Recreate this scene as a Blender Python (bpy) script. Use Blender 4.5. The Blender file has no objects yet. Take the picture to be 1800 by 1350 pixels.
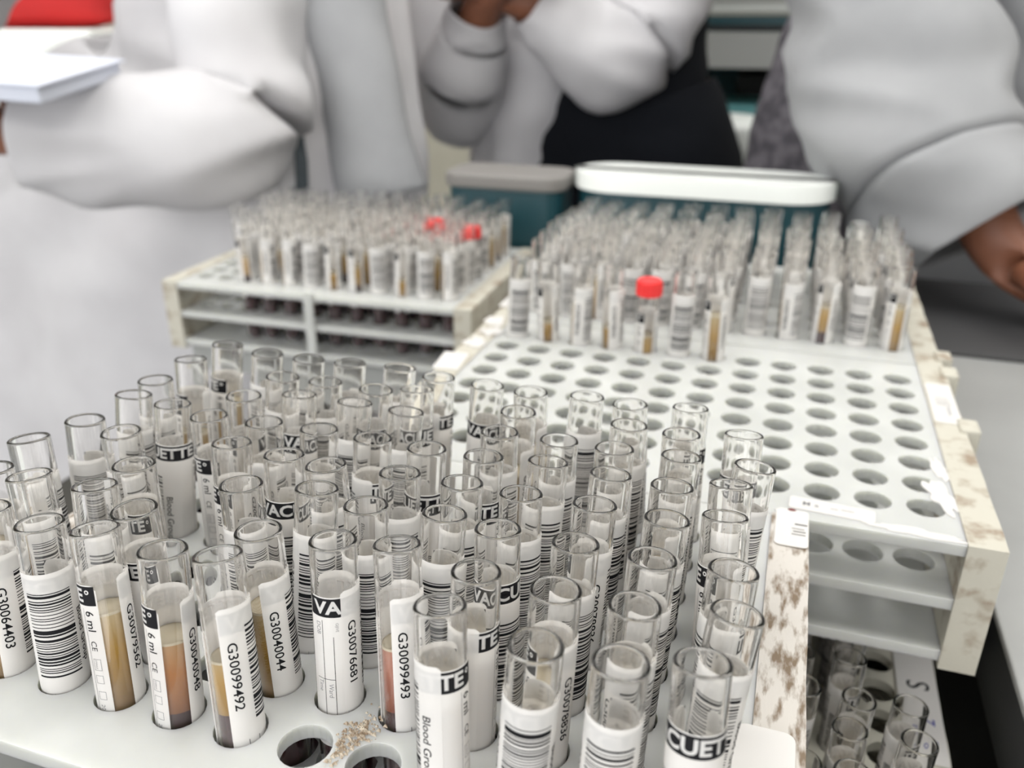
import bpy, bmesh, math, random
from mathutils import Vector, Matrix, noise
PI = math.pi
random.seed(7)
SC = bpy.context.scene
COL = SC.collection

# ------------------------------------------------------------------ units
# lengths are thought of in millimetres; P() turns (x, y, z above the rack plate) into metres
TOP = 0.900
def P(x, y, z): return Vector((x/1000.0, y/1000.0, TOP + z/1000.0))

# ------------------------------------------------------------------ camera
cam = bpy.data.cameras.new('camera'); camo = bpy.data.objects.new('camera', cam); COL.objects.link(camo)
RX = Vector((0.948681742, 0.316222888, 0.002457309))
RY = Vector((0.128667243, -0.378885448, -0.916455431))
RZ = Vector((-0.288873144, 0.869740710, -0.400129234))
m = Matrix.Identity(4)
for i in range(3):
    m[i][0] = RX[i]; m[i][1] = -RY[i]; m[i][2] = -RZ[i]
cp = P(12.851, -331.045, 182.187)
m[0][3], m[1][3], m[2][3] = cp
camo.matrix_world = m
cam.sensor_width = 36.0; cam.lens = 1478.405/1800*36.0
cam.clip_start = 0.01; cam.clip_end = 50
cam.dof.use_dof = True; cam.dof.focus_distance = 0.242; cam.dof.aperture_fstop = (cam.lens/1000.0)/0.0029
SC.camera = camo

# ------------------------------------------------------------------ world, light, exposure
w = bpy.data.worlds.new('room_air'); SC.world = w; w.use_nodes = True
bg = w.node_tree.nodes['Background']; bg.inputs[0].default_value = (1.0, 0.99, 0.985, 1); bg.inputs[1].default_value = 3.2
SC.view_settings.view_transform = 'Standard'; SC.view_settings.look = 'None'
SC.view_settings.gamma = 1; SC.view_settings.use_curve_mapping = False
SC.view_settings.exposure = -0.44
cy = SC.cycles
cy.max_bounces = 32; cy.diffuse_bounces = 8; cy.glossy_bounces = 6; cy.transmission_bounces = 32
cy.transparent_max_bounces = 64
cy.use_adaptive_sampling = True; cy.adaptive_threshold = 0.03
cy.use_denoising = True
try: cy.denoiser = 'OPENIMAGEDENOISE'
except Exception: pass
cy.sample_clamp_indirect = 8; cy.blur_glossy = 0.0
cy.caustics_reflective = False; cy.caustics_refractive = True

def area(name, loc, size, power, color, look=None):
    d = bpy.data.lights.new(name, 'AREA'); d.shape = 'RECTANGLE'; d.size, d.size_y = size; d.energy = power; d.color = color
    o = bpy.data.objects.new(name, d); COL.objects.link(o); o.location = loc
    if look is not None:
        o.rotation_euler = (Vector(look)-Vector(loc)).to_track_quat('-Z', 'Y').to_euler()
    return o
LAMPS = [(-0.95, 0.1), (0.85, 0.1), (-0.95, 1.6), (0.85, 1.6)]
for lx, ly in LAMPS:
    area('ceiling_light_glow', (lx, ly, 2.675), (1.5, 1.2), 9, (1.0, 0.985, 0.95))
area('front_left_fill', (-1.2, -1.6, 1.9), (2.4, 1.8), 18, (0.95, 0.98, 1.0), (0, 0.2, 0.9))  # added soft fill from the front left; no window stands there

# ------------------------------------------------------------------ helpers
def mat(name, color=(.8, .8, .8), rough=.5, metal=0, **kw):
    m_ = bpy.data.materials.new(name); m_.use_nodes = True
    b = m_.node_tree.nodes['Principled BSDF']
    b.inputs['Base Color'].default_value = (*color, 1); b.inputs['Roughness'].default_value = rough
    b.inputs['Metallic'].default_value = metal
    for k, v in kw.items():
        b.inputs[k.replace('_', ' ')].default_value = v
    return m_
def nodes(m_): return m_.node_tree.nodes, m_.node_tree.links, m_.node_tree.nodes['Principled BSDF']
def noisy(m_, c1, c2, scale=20, lo=.4, hi=.6, detail=6, bump=0, stretch=(1, 1, 1), rough_noise=False):
    n, l, b = nodes(m_)
    tc = n.new('ShaderNodeTexCoord'); mp = n.new('ShaderNodeMapping'); mp.inputs['Scale'].default_value = stretch
    nz = n.new('ShaderNodeTexNoise'); nz.inputs['Scale'].default_value = scale; nz.inputs['Detail'].default_value = detail
    rp = n.new('ShaderNodeValToRGB'); e = rp.color_ramp.elements
    e[0].position = lo; e[0].color = (*c1, 1); e[1].position = hi; e[1].color = (*c2, 1)
    l.new(tc.outputs['Object'], mp.inputs[0]); l.new(mp.outputs[0], nz.inputs['Vector']); l.new(nz.outputs[0], rp.inputs[0])
    l.new(rp.outputs[0], b.inputs['Base Color'])
    if bump:
        bp = n.new('ShaderNodeBump'); bp.inputs['Strength'].default_value = bump; bp.inputs['Distance'].default_value = .001
        l.new(nz.outputs[0], bp.inputs['Height']); l.new(bp.outputs[0], b.inputs['Normal'])
    return m_

def glass_mat():
    m_ = bpy.data.materials.new('clear_tube_plastic'); m_.use_nodes = True
    n = m_.node_tree.nodes; l = m_.node_tree.links; n.clear()
    out = n.new('ShaderNodeOutputMaterial'); g = n.new('ShaderNodeBsdfGlass')
    g.inputs['IOR'].default_value = 1.47; g.inputs['Roughness'].default_value = 0; g.inputs['Color'].default_value = (.996, .994, .990, 1)
    l.new(g.outputs[0], out.inputs[0])
    return m_

M = {}
M['glass'] = glass_mat()
def paper_mat():
    m_ = mat('white_label_paper', (.82, .81, .795), .45); n, l, b = nodes(m_)
    tl = n.new('ShaderNodeBsdfTranslucent'); tl.inputs[0].default_value = (.92, .89, .86, 1)
    mx = n.new('ShaderNodeMixShader'); mx.inputs[0].default_value = .3
    out = [q for q in n if q.type == 'OUTPUT_MATERIAL'][0]
    l.new(b.outputs[0], mx.inputs[1]); l.new(tl.outputs[0], mx.inputs[2]); l.new(mx.outputs[0], out.inputs[0]); return m_
M['paper'] = paper_mat()
M['ink'] = mat('black_print', (.010, .010, .012), .6, Specular_IOR_Level=.15)
M['faint_ink'] = mat('print_showing_through', (.62, .60, .58), .6)
M['grey_ink'] = mat('grey_print', (.25, .25, .26), .5)
M['plate'] = noisy(mat('milky_white_plastic', rough=.32, Subsurface_Weight=0.0), (.50, .51, .495), (.56, .57, .555), 30, .35, .65)
def let_through(m_, amount, col):
    n, l, b = nodes(m_); tl = n.new('ShaderNodeBsdfTranslucent'); tl.inputs[0].default_value = (*col, 1)
    mx = n.new('ShaderNodeMixShader'); mx.inputs[0].default_value = amount
    out = [q for q in n if q.type == 'OUTPUT_MATERIAL'][0]
    l.new(b.outputs[0], mx.inputs[1]); l.new(tl.outputs[0], mx.inputs[2]); l.new(mx.outputs[0], out.inputs[0]); return m_
b_ = M['plate'].node_tree.nodes['Principled BSDF']; b_.inputs['Subsurface Weight'].default_value = 1.0
b_.inputs['Subsurface Radius'].default_value = (1, 1, .85); b_.inputs['Subsurface Scale'].default_value = .006
M['yellow_plate'] = noisy(mat('yellowed_plastic', rough=.4), (.56, .54, .46), (.64, .63, .55), 25, .35, .65)
M['dirty'] = noisy(mat('stained_white_plastic', rough=.6), (.56, .53, .49), (.17, .12, .075), 330, .47, .64, 14, .5, (1, .3, 1))
M['worn'] = noisy(mat('worn_cream_plastic', rough=.6), (.50, .48, .41), (.27, .21, .15), 110, .5, .72, 14, .4)
def serum(name, top, mid, low):
    m_ = mat(name, mid, .12); n, l, b_ = nodes(m_)
    tc = n.new('ShaderNodeTexCoord'); sp = n.new('ShaderNodeSeparateXYZ'); mr = n.new('ShaderNodeMapRange')
    mr.inputs['From Min'].default_value = .048; mr.inputs['From Max'].default_value = .080
    rp = n.new('ShaderNodeValToRGB'); e = rp.color_ramp.elements
    e[0].position = 0; e[0].color = (*low, 1); e[1].position = 1; e[1].color = (*top, 1); k = e.new(.55); k.color = (*mid, 1)
    l.new(tc.outputs['Object'], sp.inputs[0]); l.new(sp.outputs['Z'], mr.inputs['Value']); l.new(mr.outputs[0], rp.inputs[0]); l.new(rp.outputs[0], b_.inputs['Base Color'])
    return m_
M['serum'] = serum('amber_serum', (.44, .36, .22), (.34, .20, .045), (.15, .085, .03))
M['serum_o'] = serum('orange_serum', (.42, .30, .17), (.33, .13, .03), (.10, .035, .02))
M['serum_r'] = serum('red_serum', (.42, .24, .18), (.28, .09, .05), (.13, .04, .03))
M['foam'] = mat('pale_serum_film', (.46, .40, .29), .2)
M['blood'] = mat('dark_clot', (.035, .012, .016), .2)
M['red_cap'] = mat('red_rubber_cap', (.75, .03, .03), .35)
M['white_cap'] = mat('white_rubber_cap', (.85, .87, .85), .35)
M['cloth'] = noisy(mat('white_coat_cotton', rough=.9), (.50, .49, .505), (.58, .575, .59), 9, .3, .7, 3, .2)
M['cloth_grey'] = noisy(mat('pale_grey_coat_cotton', rough=.9), (.27, .275, .285), (.35, .355, .365), 9, .3, .7, 3, .2)
M['piping_and_gap'] = mat('charcoal_edging_and_gap', (.06, .075, .085), .7)
M['skin'] = noisy(mat('brown_skin', rough=.5), (.17, .062, .032), (.25, .10, .055), 25, .3, .7)
M['black_cloth'] = mat('black_trouser_cloth', (.007, .008, .011), .95, Specular_IOR_Level=.15)
M['plaid'] = noisy(mat('dark_grey_checked_cloth', rough=.85), (.06, .055, .065), (.13, .12, .135), 60, .4, .6, 1)
M['hair'] = mat('black_hair', (.01, .008, .007), .5)
M['tray'] = mat('glossy_white_tray_plastic', (.9, .93, .9), .2)
M['grey_tray'] = mat('grey_tray_plastic', (.20, .19, .18), .5)
M['bench'] = noisy(mat('grey_bench_laminate', rough=.38), (.28, .285, .28), (.33, .335, .33), 12, .3, .7)
M['bench_dark'] = noisy(mat('dark_bench_laminate', rough=.95, Specular_IOR_Level=.1), (.045, .044, .04), (.07, .067, .06), 8, .3, .7)
M['black'] = mat('black_edge_strip', (.01, .011, .012), .5)
M['wall'] = noisy(mat('cream_wall_paint', rough=.8), (.50, .48, .40), (.56, .54, .46), 4, .3, .7)
M['floor'] = noisy(mat('grey_floor_vinyl', rough=.6), (.26, .27, .28), (.32, .33, .34), 6, .3, .7)
M['ceil'] = mat('white_ceiling_paint', (.85, .85, .84), .8)
M['teal'] = mat('teal_plastic', (.12, .36, .38), .5)
M['dteal'] = mat('dark_teal_plastic', (.01, .055, .07), .4)
M['shelfgrey'] = mat('grey_shelf_board', (.36, .37, .36), .5)
M['palegrey'] = mat('pale_machine_plastic', (.62, .65, .63), .4)
M['red'] = mat('red_cloth', (.65, .03, .03), .8)
M['bluepaper'] = mat('bluish_paper', (.62, .65, .74), .7)
M['lime'] = mat('lime_plastic', (.3, .45, .03), .5)
M['metal'] = mat('brushed_steel', (.5, .5, .5), .35, 1)
M['blueink'] = mat('blue_marker_ink', (.03, .03, .3), .5)
M['grit'] = noisy(mat('beige_dried_grit', rough=.9), (.62, .55, .45), (.30, .22, .15), 900, .4, .6)
lampm = bpy.data.materials.new('lit_diffuser'); lampm.use_nodes = True
lampm.node_tree.nodes['Principled BSDF'].inputs['Emission Color'].default_value = (1, .98, .95, 1)
lampm.node_tree.nodes['Principled BSDF'].inputs['Emission Strength'].default_value = 4
M['lamp'] = lampm

class MB:
    def __init__(s): s.v = []; s.f = []; s.mi = []
    def add(s, vs, fs, mi=0):
        o = len(s.v); s.v += [tuple(v) for v in vs]
        for f in fs: s.f.append(tuple(o+i for i in f)); s.mi.append(mi)
    def box(s, a, b, mi=0):
        x0, y0, z0 = a; x1, y1, z1 = b
        s.add([(x0, y0, z0), (x1, y0, z0), (x1, y1, z0), (x0, y1, z0), (x0, y0, z1), (x1, y0, z1), (x1, y1, z1), (x0, y1, z1)],
              [(0, 3, 2, 1), (4, 5, 6, 7), (0, 1, 5, 4), (1, 2, 6, 5), (2, 3, 7, 6), (3, 0, 4, 7)], mi)
    def lathe(s, prof, n=32, mi=0, a0=0, a1=2*PI, c=(0, 0)):
        full = abs(a1-a0-2*PI) < 1e-6
        k = n if full else n+1
        vs = []
        for r, z in prof:
            for i in range(k):
                a = a0+(a1-a0)*i/n; vs.append((c[0]+r*math.cos(a), c[1]+r*math.sin(a), z))
        fs = []
        for j in range(len(prof)-1):
            for i in range(n):
                i2 = (i+1) % k
                fs.append((j*k+i, j*k+i2, (j+1)*k+i2, (j+1)*k+i))
        s.add(vs, fs, mi)
    def mesh(s, name, mats, smooth=False, scale=1.0):
        me = bpy.data.meshes.new(name)
        me.from_pydata([(x*scale, y*scale, z*scale) for x, y, z in s.v], [], s.f)
        for q in mats: me.materials.append(q)
        me.polygons.foreach_set('material_index', s.mi)
        if smooth: me.polygons.foreach_set('use_smooth', [True]*len(s.f))
        me.update(); return me
    def build(s, name, mats, parent=None, loc=None, smooth=False, bevel=0, scale=.001):
        if not isinstance(mats, (list, tuple)): mats = [mats]
        return link(name, s.mesh(name, mats, smooth, scale), parent, loc, bevel)
def link(name, me, parent=None, loc=None, bevel=0):
    o = bpy.data.objects.new(name, me); COL.objects.link(o)
    if loc is not None: o.location = loc
    if parent is not None: o.parent = parent
    if bevel:
        b = o.modifiers.new('bevel', 'BEVEL'); b.width = bevel; b.segments = 2; b.limit_method = 'ANGLE'
    return o
def tag(o, label=None, cat=None, group=None, kind=None):
    if label: o['label'] = label
    if cat: o['category'] = cat
    if group: o['group'] = group
    if kind: o['kind'] = kind
    return o
def empty(name, loc, rz=0):
    o = bpy.data.objects.new(name, None); o.empty_display_size = .02; COL.objects.link(o)
    o.location = loc; o.rotation_euler = (0, 0, rz); return o

# ------------------------------------------------------------------ room
def room():
    b = MB(); b.box((-4, -3.2, -.05), (3, 3.6, 0)); tag(b.build('floor', M['floor'], scale=1), kind='structure')
    b = MB(); b.box((-4, -3.2, 2.7), (3, 3.6, 2.75)); tag(b.build('ceiling', M['ceil'], scale=1), kind='structure')
    b = MB(); b.box((-4, 3.6, 0), (3, 3.7, 2.7)); tag(b.build('wall_back', M['wall'], scale=1), kind='structure')
    b = MB(); b.box((-4.1, -3.2, 0), (-4, 3.6, 2.7)); tag(b.build('wall_left', M['wall'], scale=1), kind='structure')
    b = MB(); b.box((3, -3.2, 0), (3.1, 3.6, 2.7)); tag(b.build('wall_right', M['wall'], scale=1), kind='structure')
    for i, (lx, ly) in enumerate(LAMPS):
        t = empty('ceiling_light', (lx, ly, 2.7))
        tag(t, 'flat white ceiling light panel over the %s' % ['near left of the racks', 'near right of the racks', 'far left behind the people', 'far right behind the people'][i], 'light', 'ceiling light panels')
        b = MB()
        for s_ in (-1, 1):
            b.box((s_*.77-.02, -.64, -.03), (s_*.77+.02, .64, 0)); b.box((-.77, s_*.62-.02, -.03), (.77, s_*.62+.02, 0))
        b.build('frame', M['palegrey'], t, scale=1)
        b = MB(); b.box((-.75, -.6, -.012), (.75, .6, -.004)); b.build('diffuser', M['lamp'], t, scale=1)
room()

# benches: the bench behind and to the right, the lower shelf in front of it, the small table on the left
def benches():
    def slab(name, x0, x1, y0, y1, z, th, mt, edge, label, legs):
        t = empty(name, P((x0+x1)/2, (y0+y1)/2, z)); t.location.z = 0
        zt = TOP*1000+z
        cx_, cy_ = (x0+x1)/2, (y0+y1)/2
        b = MB(); b.box((x0-cx_, y0-cy_, zt-4), (x1-cx_, y1-cy_, zt)); b.build('worktop', mt, t, bevel=.001)
        b = MB(); b.box((x0-cx_+1, y0-cy_+1, zt-th), (x1-cx_-1, y1-cy_-1, zt-4)); b.build('edge_band', edge, t)
        for lx, ly in legs:
            b = MB(); b.box((lx-cx_-20, ly-cy_-20, 0), (lx-cx_+20, ly-cy_+20, zt-th)); b.build('leg', M['metal'], t)
        return tag(t, label, 'bench')
    slab('lab_bench', 121, 900, -420, 566, -58, 40, M['bench'], M['black'], 'grey laminate bench with a black edge to the right of the racks', [(390, -380), (860, -380), (160, 530), (860, 530)])
    slab('lab_bench', -196, 119.5, 62, 566, -58.3, 40, M['bench'], M['black'], 'grey bench under the two rear right racks of tubes', [(-150, 345), (-150, 530), (80, 530)])
    slab('side_table', -474, -198, 236, 408, -78, 25, M['bench'], M['shelfgrey'], 'grey table under the rear left rack of tubes', [(-440, 340), (-440, 385), (-240, 385), (-240, 340)])
    slab('trolley_shelf', -520, 330, -420, 300, -163, 20, M['bench_dark'], M['black'], 'dark grey low shelf under the stacked racks in front', [(-480, -380), (290, -380), (-480, 270), (290, 270)])
benches()

# ------------------------------------------------------------------ racks
def plate(x0, y0, nx, ny, px, py, r, mx0, mx1, my0, my1, z0, z1, seg=24, skip=()):
    """slab with a grid of round holes; x0,y0 = first hole centre; m* = margins from hole centres to the edges"""
    b = MB()
    ex = [x0-mx0]+[x0+px*(i+.5) for i in range(nx-1)]+[x0+px*(nx-1)+mx1]
    ey = [y0-my0]+[y0+py*(i+.5) for i in range(ny-1)]+[y0+py*(ny-1)+my1]
    for i in range(nx):
        for j in range(ny):
            cx_, cy_ = x0+px*i, y0+py*j
            X0, X1, Y0, Y1 = ex[i], ex[i+1], ey[j], ey[j+1]
            vs = []
            for k in range(seg):
                a = 2*PI*k/seg; c, s_ = math.cos(a), math.sin(a)
                # point on the cell border in this direction
                tx = (X1-cx_)/c if c > 1e-9 else ((X0-cx_)/c if c < -1e-9 else 1e9)
                ty = (Y1-cy_)/s_ if s_ > 1e-9 else ((Y0-cy_)/s_ if s_ < -1e-9 else 1e9)
                t = min(tx, ty)
                vs.append((cx_+c*t, cy_+s_*t)); vs.append((cx_+r*c, cy_+r*s_))
            allv = [(x, y, z1) for x, y in vs]+[(x, y, z0) for x, y in vs]
            n2 = 2*seg; fs = []
            for k in range(seg):
                a_, b_, c_, d_ = 2*k, 2*((k+1) % seg), 2*((k+1) % seg)+1, 2*k+1
                fs.append((a_, b_, c_, d_)); fs.append((n2+d_, n2+c_, n2+b_, n2+a_))
                fs.append((d_, c_, n2+c_, n2+d_))
            b.add(allv, fs)
            # corners of the cell that the ray fan misses
            for (cxn, cyn) in ((X1, Y1), (X0, Y1), (X0, Y0), (X1, Y0)):
                ang = math.atan2(cyn-cy_, cxn-cx_) % (2*PI)
                k = int(ang/(2*PI)*seg) % seg
                p, q = vs[2*k], vs[2*((k+1) % seg)]
                for zz, flip in ((z1, 0), (z0, 1)):
                    tri = [(p[0], p[1], zz), (cxn, cyn, zz), (q[0], q[1], zz)]
                    b.add(tri, [(0, 2, 1) if flip else (0, 1, 2)])
    A, B_, C_, D_ = ex[0], ex[-1], ey[0], ey[-1]
    for (xa, ya, xb, yb) in ((A, C_, B_, C_), (B_, C_, B_, D_), (B_, D_, A, D_), (A, D_, A, C_)):
        b.add([(xa, ya, z0), (xb, yb, z0), (xb, yb, z1), (xa, ya, z1)], [(0, 1, 2, 3)])
    return b

def rack(label, ox, oy, top, px=20, py=20, rz=0, post=False, mid_r=8.3, board_mat='worn', front=24.5, back=24.5, blocks=(), ny=8, group=None, r=7.35, mt='plate'):
    """origin = first hole (front left) on the top plate"""
    t = empty('test_tube_rack', P(ox, oy, top-58), rz)
    tag(t, label, 'test tube rack', group)
    w_ = px*11; d_ = py*(ny-1)
    for nm, z1, z0, rr in (('top_plate', 58, 53, r), ('middle_plate', 33, 28, mid_r)):
        plate(0, 0, 12, ny, px, py, rr, 12.2, 12.2, front, back, z0, z1).build(nm, M[mt], t)
    b = MB(); b.box((-12.2, -front, 3), (w_+12.2, d_+back, 8)); b.build('bottom_plate', M[mt], t)
    for x0, x1 in ((-26, -12.2), (w_+12.2, w_+26)):
        b = MB(); n = 24
        # side board with a slightly worn wavy outer edge
        L0, L1 = -front-1, d_+back+1
        for i in range(n):
            ya, yb = L0+(L1-L0)*i/n, L0+(L1-L0)*(i+1)/n
            ja = .5*noise.noise((ya*.05, x0, 3.1+ox)); jb = .5*noise.noise((yb*.05, x0, 3.1+ox))
            oa, ob = (x0+(ja if x0 < 0 else 0), x1+(ja if x0 > 0 else 0)), (x0+(jb if x0 < 0 else 0), x1+(jb if x0 > 0 else 0))
            vs = [(oa[0], ya, 0), (oa[1], ya, 0), (oa[1], ya, 58.6), (oa[0], ya, 58.6), (ob[0], yb, 0), (ob[1], yb, 0), (ob[1], yb, 58.6), (ob[0], yb, 58.6)]
            fs = [(3, 2, 6, 7), (0, 4, 5, 1), (0, 3, 7, 4), (1, 5, 6, 2)]
            if i == 0: fs.append((0, 1, 2, 3))
            if i == n-1: fs.append((4, 7, 6, 5))
            b.add(vs, fs)
        side = b.build('side_board', M[board_mat], t)
        if x0 > 0:
            for yb_ in blocks:
                b = MB(); b.box((x1-3, yb_-7, 30), (x1+6, yb_+7, 60.5)); b.build('corner_block', M['worn'], side, bevel=.0012)
    if post:
        b = MB(); b.box((w_/2-4, -front-3, 0), (w_/2+4, -front, 62)); b.build('centre_post', M['plate'], t, bevel=.001)
    return t

FX, FY, FP = -211.4, -190.5, 4.7      # front rack: first hole, plate height
rack_front = rack('white plastic rack nearest the camera, full of upright tubes', FX, FY, FP, 20, 18.9, mid_r=9.2, board_mat='dirty', back=25)
rack_right = rack('mostly empty white plastic rack behind the near rack, rows of bare holes', -140, 0, 0, blocks=(84, 155), board_mat='worn', mt='plate')
rack_rear = rack('white rack full of blurred tubes behind the mostly empty rack', -140, 191, 0, blocks=(-10,))
rack_left = rack('white rack of tubes on the left in front of the coat', -452, 244, -20, rz=math.radians(2), post=True)
rack_low = rack('lower white rack of tubes under the front edge of the mostly empty rack', -140, -110, -105, board_mat='yellow_plate', mt='yellow_plate')

# ------------------------------------------------------------------ tube parts (local frame: z up from the tube's round bottom, mm)
RO, RI, TL = 6.45, 5.45, 100.0
def tube_mesh(L=TL):
    b = MB()
    prof = []
    for k in range(7):
        a = -PI/2+PI/2*k/6; prof.append((max(.01, RO*math.cos(a)), RO+RO*math.sin(a)))
    prof += [(RO, L*.35), (RO, L*.7), (RO, L-.9)]
    rm, hw = (RO+RI)/2, (RO-RI)/2
    for k in range(1, 8):
        a = PI*k/8; prof.append((rm+(hw+.06)*math.cos(a), L-.9+.9*math.sin(a)))
    prof += [(RI, L-.9), (RI, L*.7), (RI, L*.35)]
    for k in range(7):
        a = -PI/2*k/6; prof.append((max(.01, RI*math.cos(a)), RO+RI*math.sin(a)))
    b.lathe(prof, 36); return b.mesh('clear_tube', [M['glass']], True, .001)
def liquid_mesh(top, clot, serum, film=True):
    """top/clot = heights (mm) of the liquid surface and of the clot"""
    b = MB(); R = RI-.12
    prof = [(.01, RO-RI+.1)]
    for k in range(1, 6):
        a = -PI/2+PI/2*k/5; prof.append((R*math.cos(a), RO+R*math.sin(a)))
    prof.append((R, clot)); b.lathe(prof, 28, 1)
    b.lathe([(R, clot), (R, top-.8)], 28, 0)
    b.lathe([(R, top-.8), (R, top), (R-.5, top-.35), (.01, top-.4)], 28, 2)
    return b.mesh('liquid', [M[serum], M['blood'], M['foam']], True, .001)

FONT = bpy.data.fonts.load('<builtin>') if '<builtin>' in bpy.data.fonts else None
_tc = {}
def text_polys(s, size, bold=0.0, cut=None):
    k = (s, size, bold, cut)
    if k in _tc: return _tc[k]
    cu = bpy.data.curves.new('lettering', 'FONT'); cu.body = s; cu.size = size; cu.offset = bold; cu.resolution_u = 3
    cu.fill_mode = 'FRONT' if hasattr(cu, 'fill_mode') else cu.fill_mode
    o = bpy.data.objects.new('lettering', cu)
    me = bpy.data.meshes.new_from_object(o)
    if cut:
        bm = bmesh.new(); bm.from_mesh(me); ax_ = 0 if cut == 'x' else 1
        lo = min(v.co[ax_] for v in bm.verts); hi = max(v.co[ax_] for v in bm.verts); no = (1, 0, 0) if cut == 'x' else (0, 1, 0)
        q = lo+.45
        while q < hi:
            bmesh.ops.bisect_plane(bm, geom=bm.verts[:]+bm.edges[:]+bm.faces[:], plane_co=(q, q, 0), plane_no=no); q += .6
        bm.to_mesh(me); bm.free()
    vs = [(v.co.x, v.co.y) for v in me.vertices]; fs = [tuple(p.vertices) for p in me.polygons]
    # Make every face point to +z
    out = []
    for f in fs:
        a = 0
        for i in range(len(f)):
            x0, y0 = vs[f[i]]; x1, y1 = vs[f[(i+1) % len(f)]]; a += x0*y1-x1*y0
        out.append(f if a > 0 else tuple(reversed(f)))
    bpy.data.objects.remove(o); bpy.data.curves.remove(cu); bpy.data.meshes.remove(me)
    x1 = max(v[0] for v in vs)
    _tc[k] = (vs, out, x1); return _tc[k]

class Sheet:
    """draws on a cylinder: u = mm to the right seen from outside, v = mm below the rim"""
    def __init__(s, L=TL): s.b = MB(); s.L = L
    def pt(s, u, v, r): a = u/RO; return (r*math.cos(a), r*math.sin(a), s.L-v)
    def rect(s, u0, u1, v0, v1, r, mi, step=1.1):
        n = max(1, int(math.ceil((u1-u0)/step))); vs = []; fs = []
        for i in range(n+1):
            u = u0+(u1-u0)*i/n; vs += [s.pt(u, v1, r), s.pt(u, v0, r)]
        for i in range(n): fs.append((2*i, 2*i+2, 2*i+3, 2*i+1))
        s.b.add(vs, fs, mi)
    def sheet(s, u0, u1, topf, v1, r, mi, step=1.0):
        n = max(1, int((u1-u0)/step)); vs = []; fs = []
        for i in range(n+1):
            u = u0+(u1-u0)*i/n; vs += [s.pt(u, v1, r), s.pt(u, topf(u), r)]
        for i in range(n): fs.append((2*i, 2*i+2, 2*i+3, 2*i+1))
        s.b.add(vs, fs, mi)
    def outline(s, u0, u1, v0, v1, r, mi, t=.13):
        s.rect(u0, u1, v0, v0+t, r, mi); s.rect(u0, u1, v1-t, v1, r, mi); s.rect(u0, u0+t, v0, v1, r, mi); s.rect(u1-t, u1, v0, v1, r, mi)
    def text(s, str_, u, v, size, r, mi, down=False, bold=0.0, fit=None):
        vs, fs, w_ = text_polys(str_, size, bold, 'y' if down else 'x')
        k = (fit/w_) if fit else 1
        if down: pts = [s.pt(u+y, v+x*k, r) for x, y in vs]; 
        else: pts = [s.pt(u+x*k, v-y, r) for x, y in vs]
        s.b.add(pts, fs, mi)

def top_edge(u0, u1, v0, cr=1.6):
    def f(u):
        d = min(u-u0, u1-u)
        return v0+(cr-math.sqrt(max(0, cr*cr-(cr-d)**2)) if d < cr else 0)
    return f
LV = 14.0                 # top of the maker's label, mm below the rim
def brand_label(VB=0):
    s = Sheet(); r0, r1 = RO+.05, RO+.09
    s.sheet(0, 35, top_edge(0, 35, LV, 1.8), 62, r0, 0)
    s.rect(.3, 34.6, LV+.35, LV+6.0, r1, 1)
    s.text('VACUETTE', 2.0, LV+4.9, 5.4, r1+.04, 3, bold=.17, fit=29.0)
    s.text('o', 31.7, LV+2.6, 2.6, r1+.04, 3, bold=.08)
    s.text('VACUETTE', 2.0, LV+4.9, 5.4, RO+.02, 2, bold=.17, fit=29.0)
    s.text('6 ml', 31.0, LV+7.5, 3.6, r1, 1, down=True, bold=.03)
    s.text('CE', 31.2, LV+16.5, 2.6, r1, 1, down=True)
    for k in range(3): s.outline(31.0, 33.4, LV+22+k*5.0, LV+25.5+k*5.0-(1 if k else 0), r1, 4)
    s.text('STERILE', 31.6, LV+22.3, .8, r1, 4, down=True); s.text('2017-06-27', 31.2, LV+36, 1.9, r1, 4, down=True)
    s.rect(30.2, 30.35, LV+7, 60, r1, 4)
    # form lines and small words on the part beside the band's start
    s.rect(4.2, 4.35, LV+7, 60, r1, 1); s.rect(7.2, 7.35, LV+12, 60, r1, 1); s.rect(10.4, 10.5, LV+7, 60, r1, 4)
    s.text('DOB', 2.4, LV+7.6, 1.9, r1, 4, down=True); s.text('Ward', 5.4, LV+27, 1.9, r1, 4, down=True); s.text('Time', 2.4, LV+26, 1.9, r1, 4, down=True)
    s.rect(1.8, 7.3, LV+25.5, LV+25.65, r1, 1)
    s.text('GIJIVE', 8.0, LV+7.6, 1.1, r1, 4, down=True)
    return s.b.mesh('maker_label', [M['paper'], M['ink'], M['faint_ink'], M['paper'], M['grey_ink']], True, .001)
def sticker(number, du, dv, seed):
    s = Sheet(); r0, r1 = RO+.17, RO+.21; rnd = random.Random(seed)
    u0, u1, v0 = du, du+25, LV-1.2+dv
    s.sheet(u0, u1, top_edge(u0, u1, v0, .8), v0+38, r0, 0)
    s.text(number, u0+1.8, v0+9.5, 3.5, r1, 1, down=True, bold=.03, fit=19.5)
    v = v0+6.0
    while v < v0+33:
        wd = rnd.choice([.26, .26, .34, .55, .8]); s.rect(u0+6.8, u0+18.6, v, v+wd, r1, 1); v += wd+rnd.choice([.38, .45, .6, .8])
        if rnd.random() < .07: s.rect(u0+6.8, u0+18.6, v, v+1.3, r1, 1); v += 1.6
    s.text('Blood Group', u0+20.0, v0+13.5, 3.2, r1, 1, down=True, bold=.02, fit=17.5)
    return s.b.mesh('barcode_sticker', [M['paper'], M['ink']], True, .001)
TUBE = tube_mesh(); BRAND = brand_label()
LIQ = {'y': liquid_mesh(77, 44, 'serum'), 'o': liquid_mesh(75, 53, 'serum_o'), 'd': liquid_mesh(72, 56.5, 'serum'), 'r': liquid_mesh(72, 53, 'serum_r'), 'l': liquid_mesh(64, 42, 'serum')}
_st = {}
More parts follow.
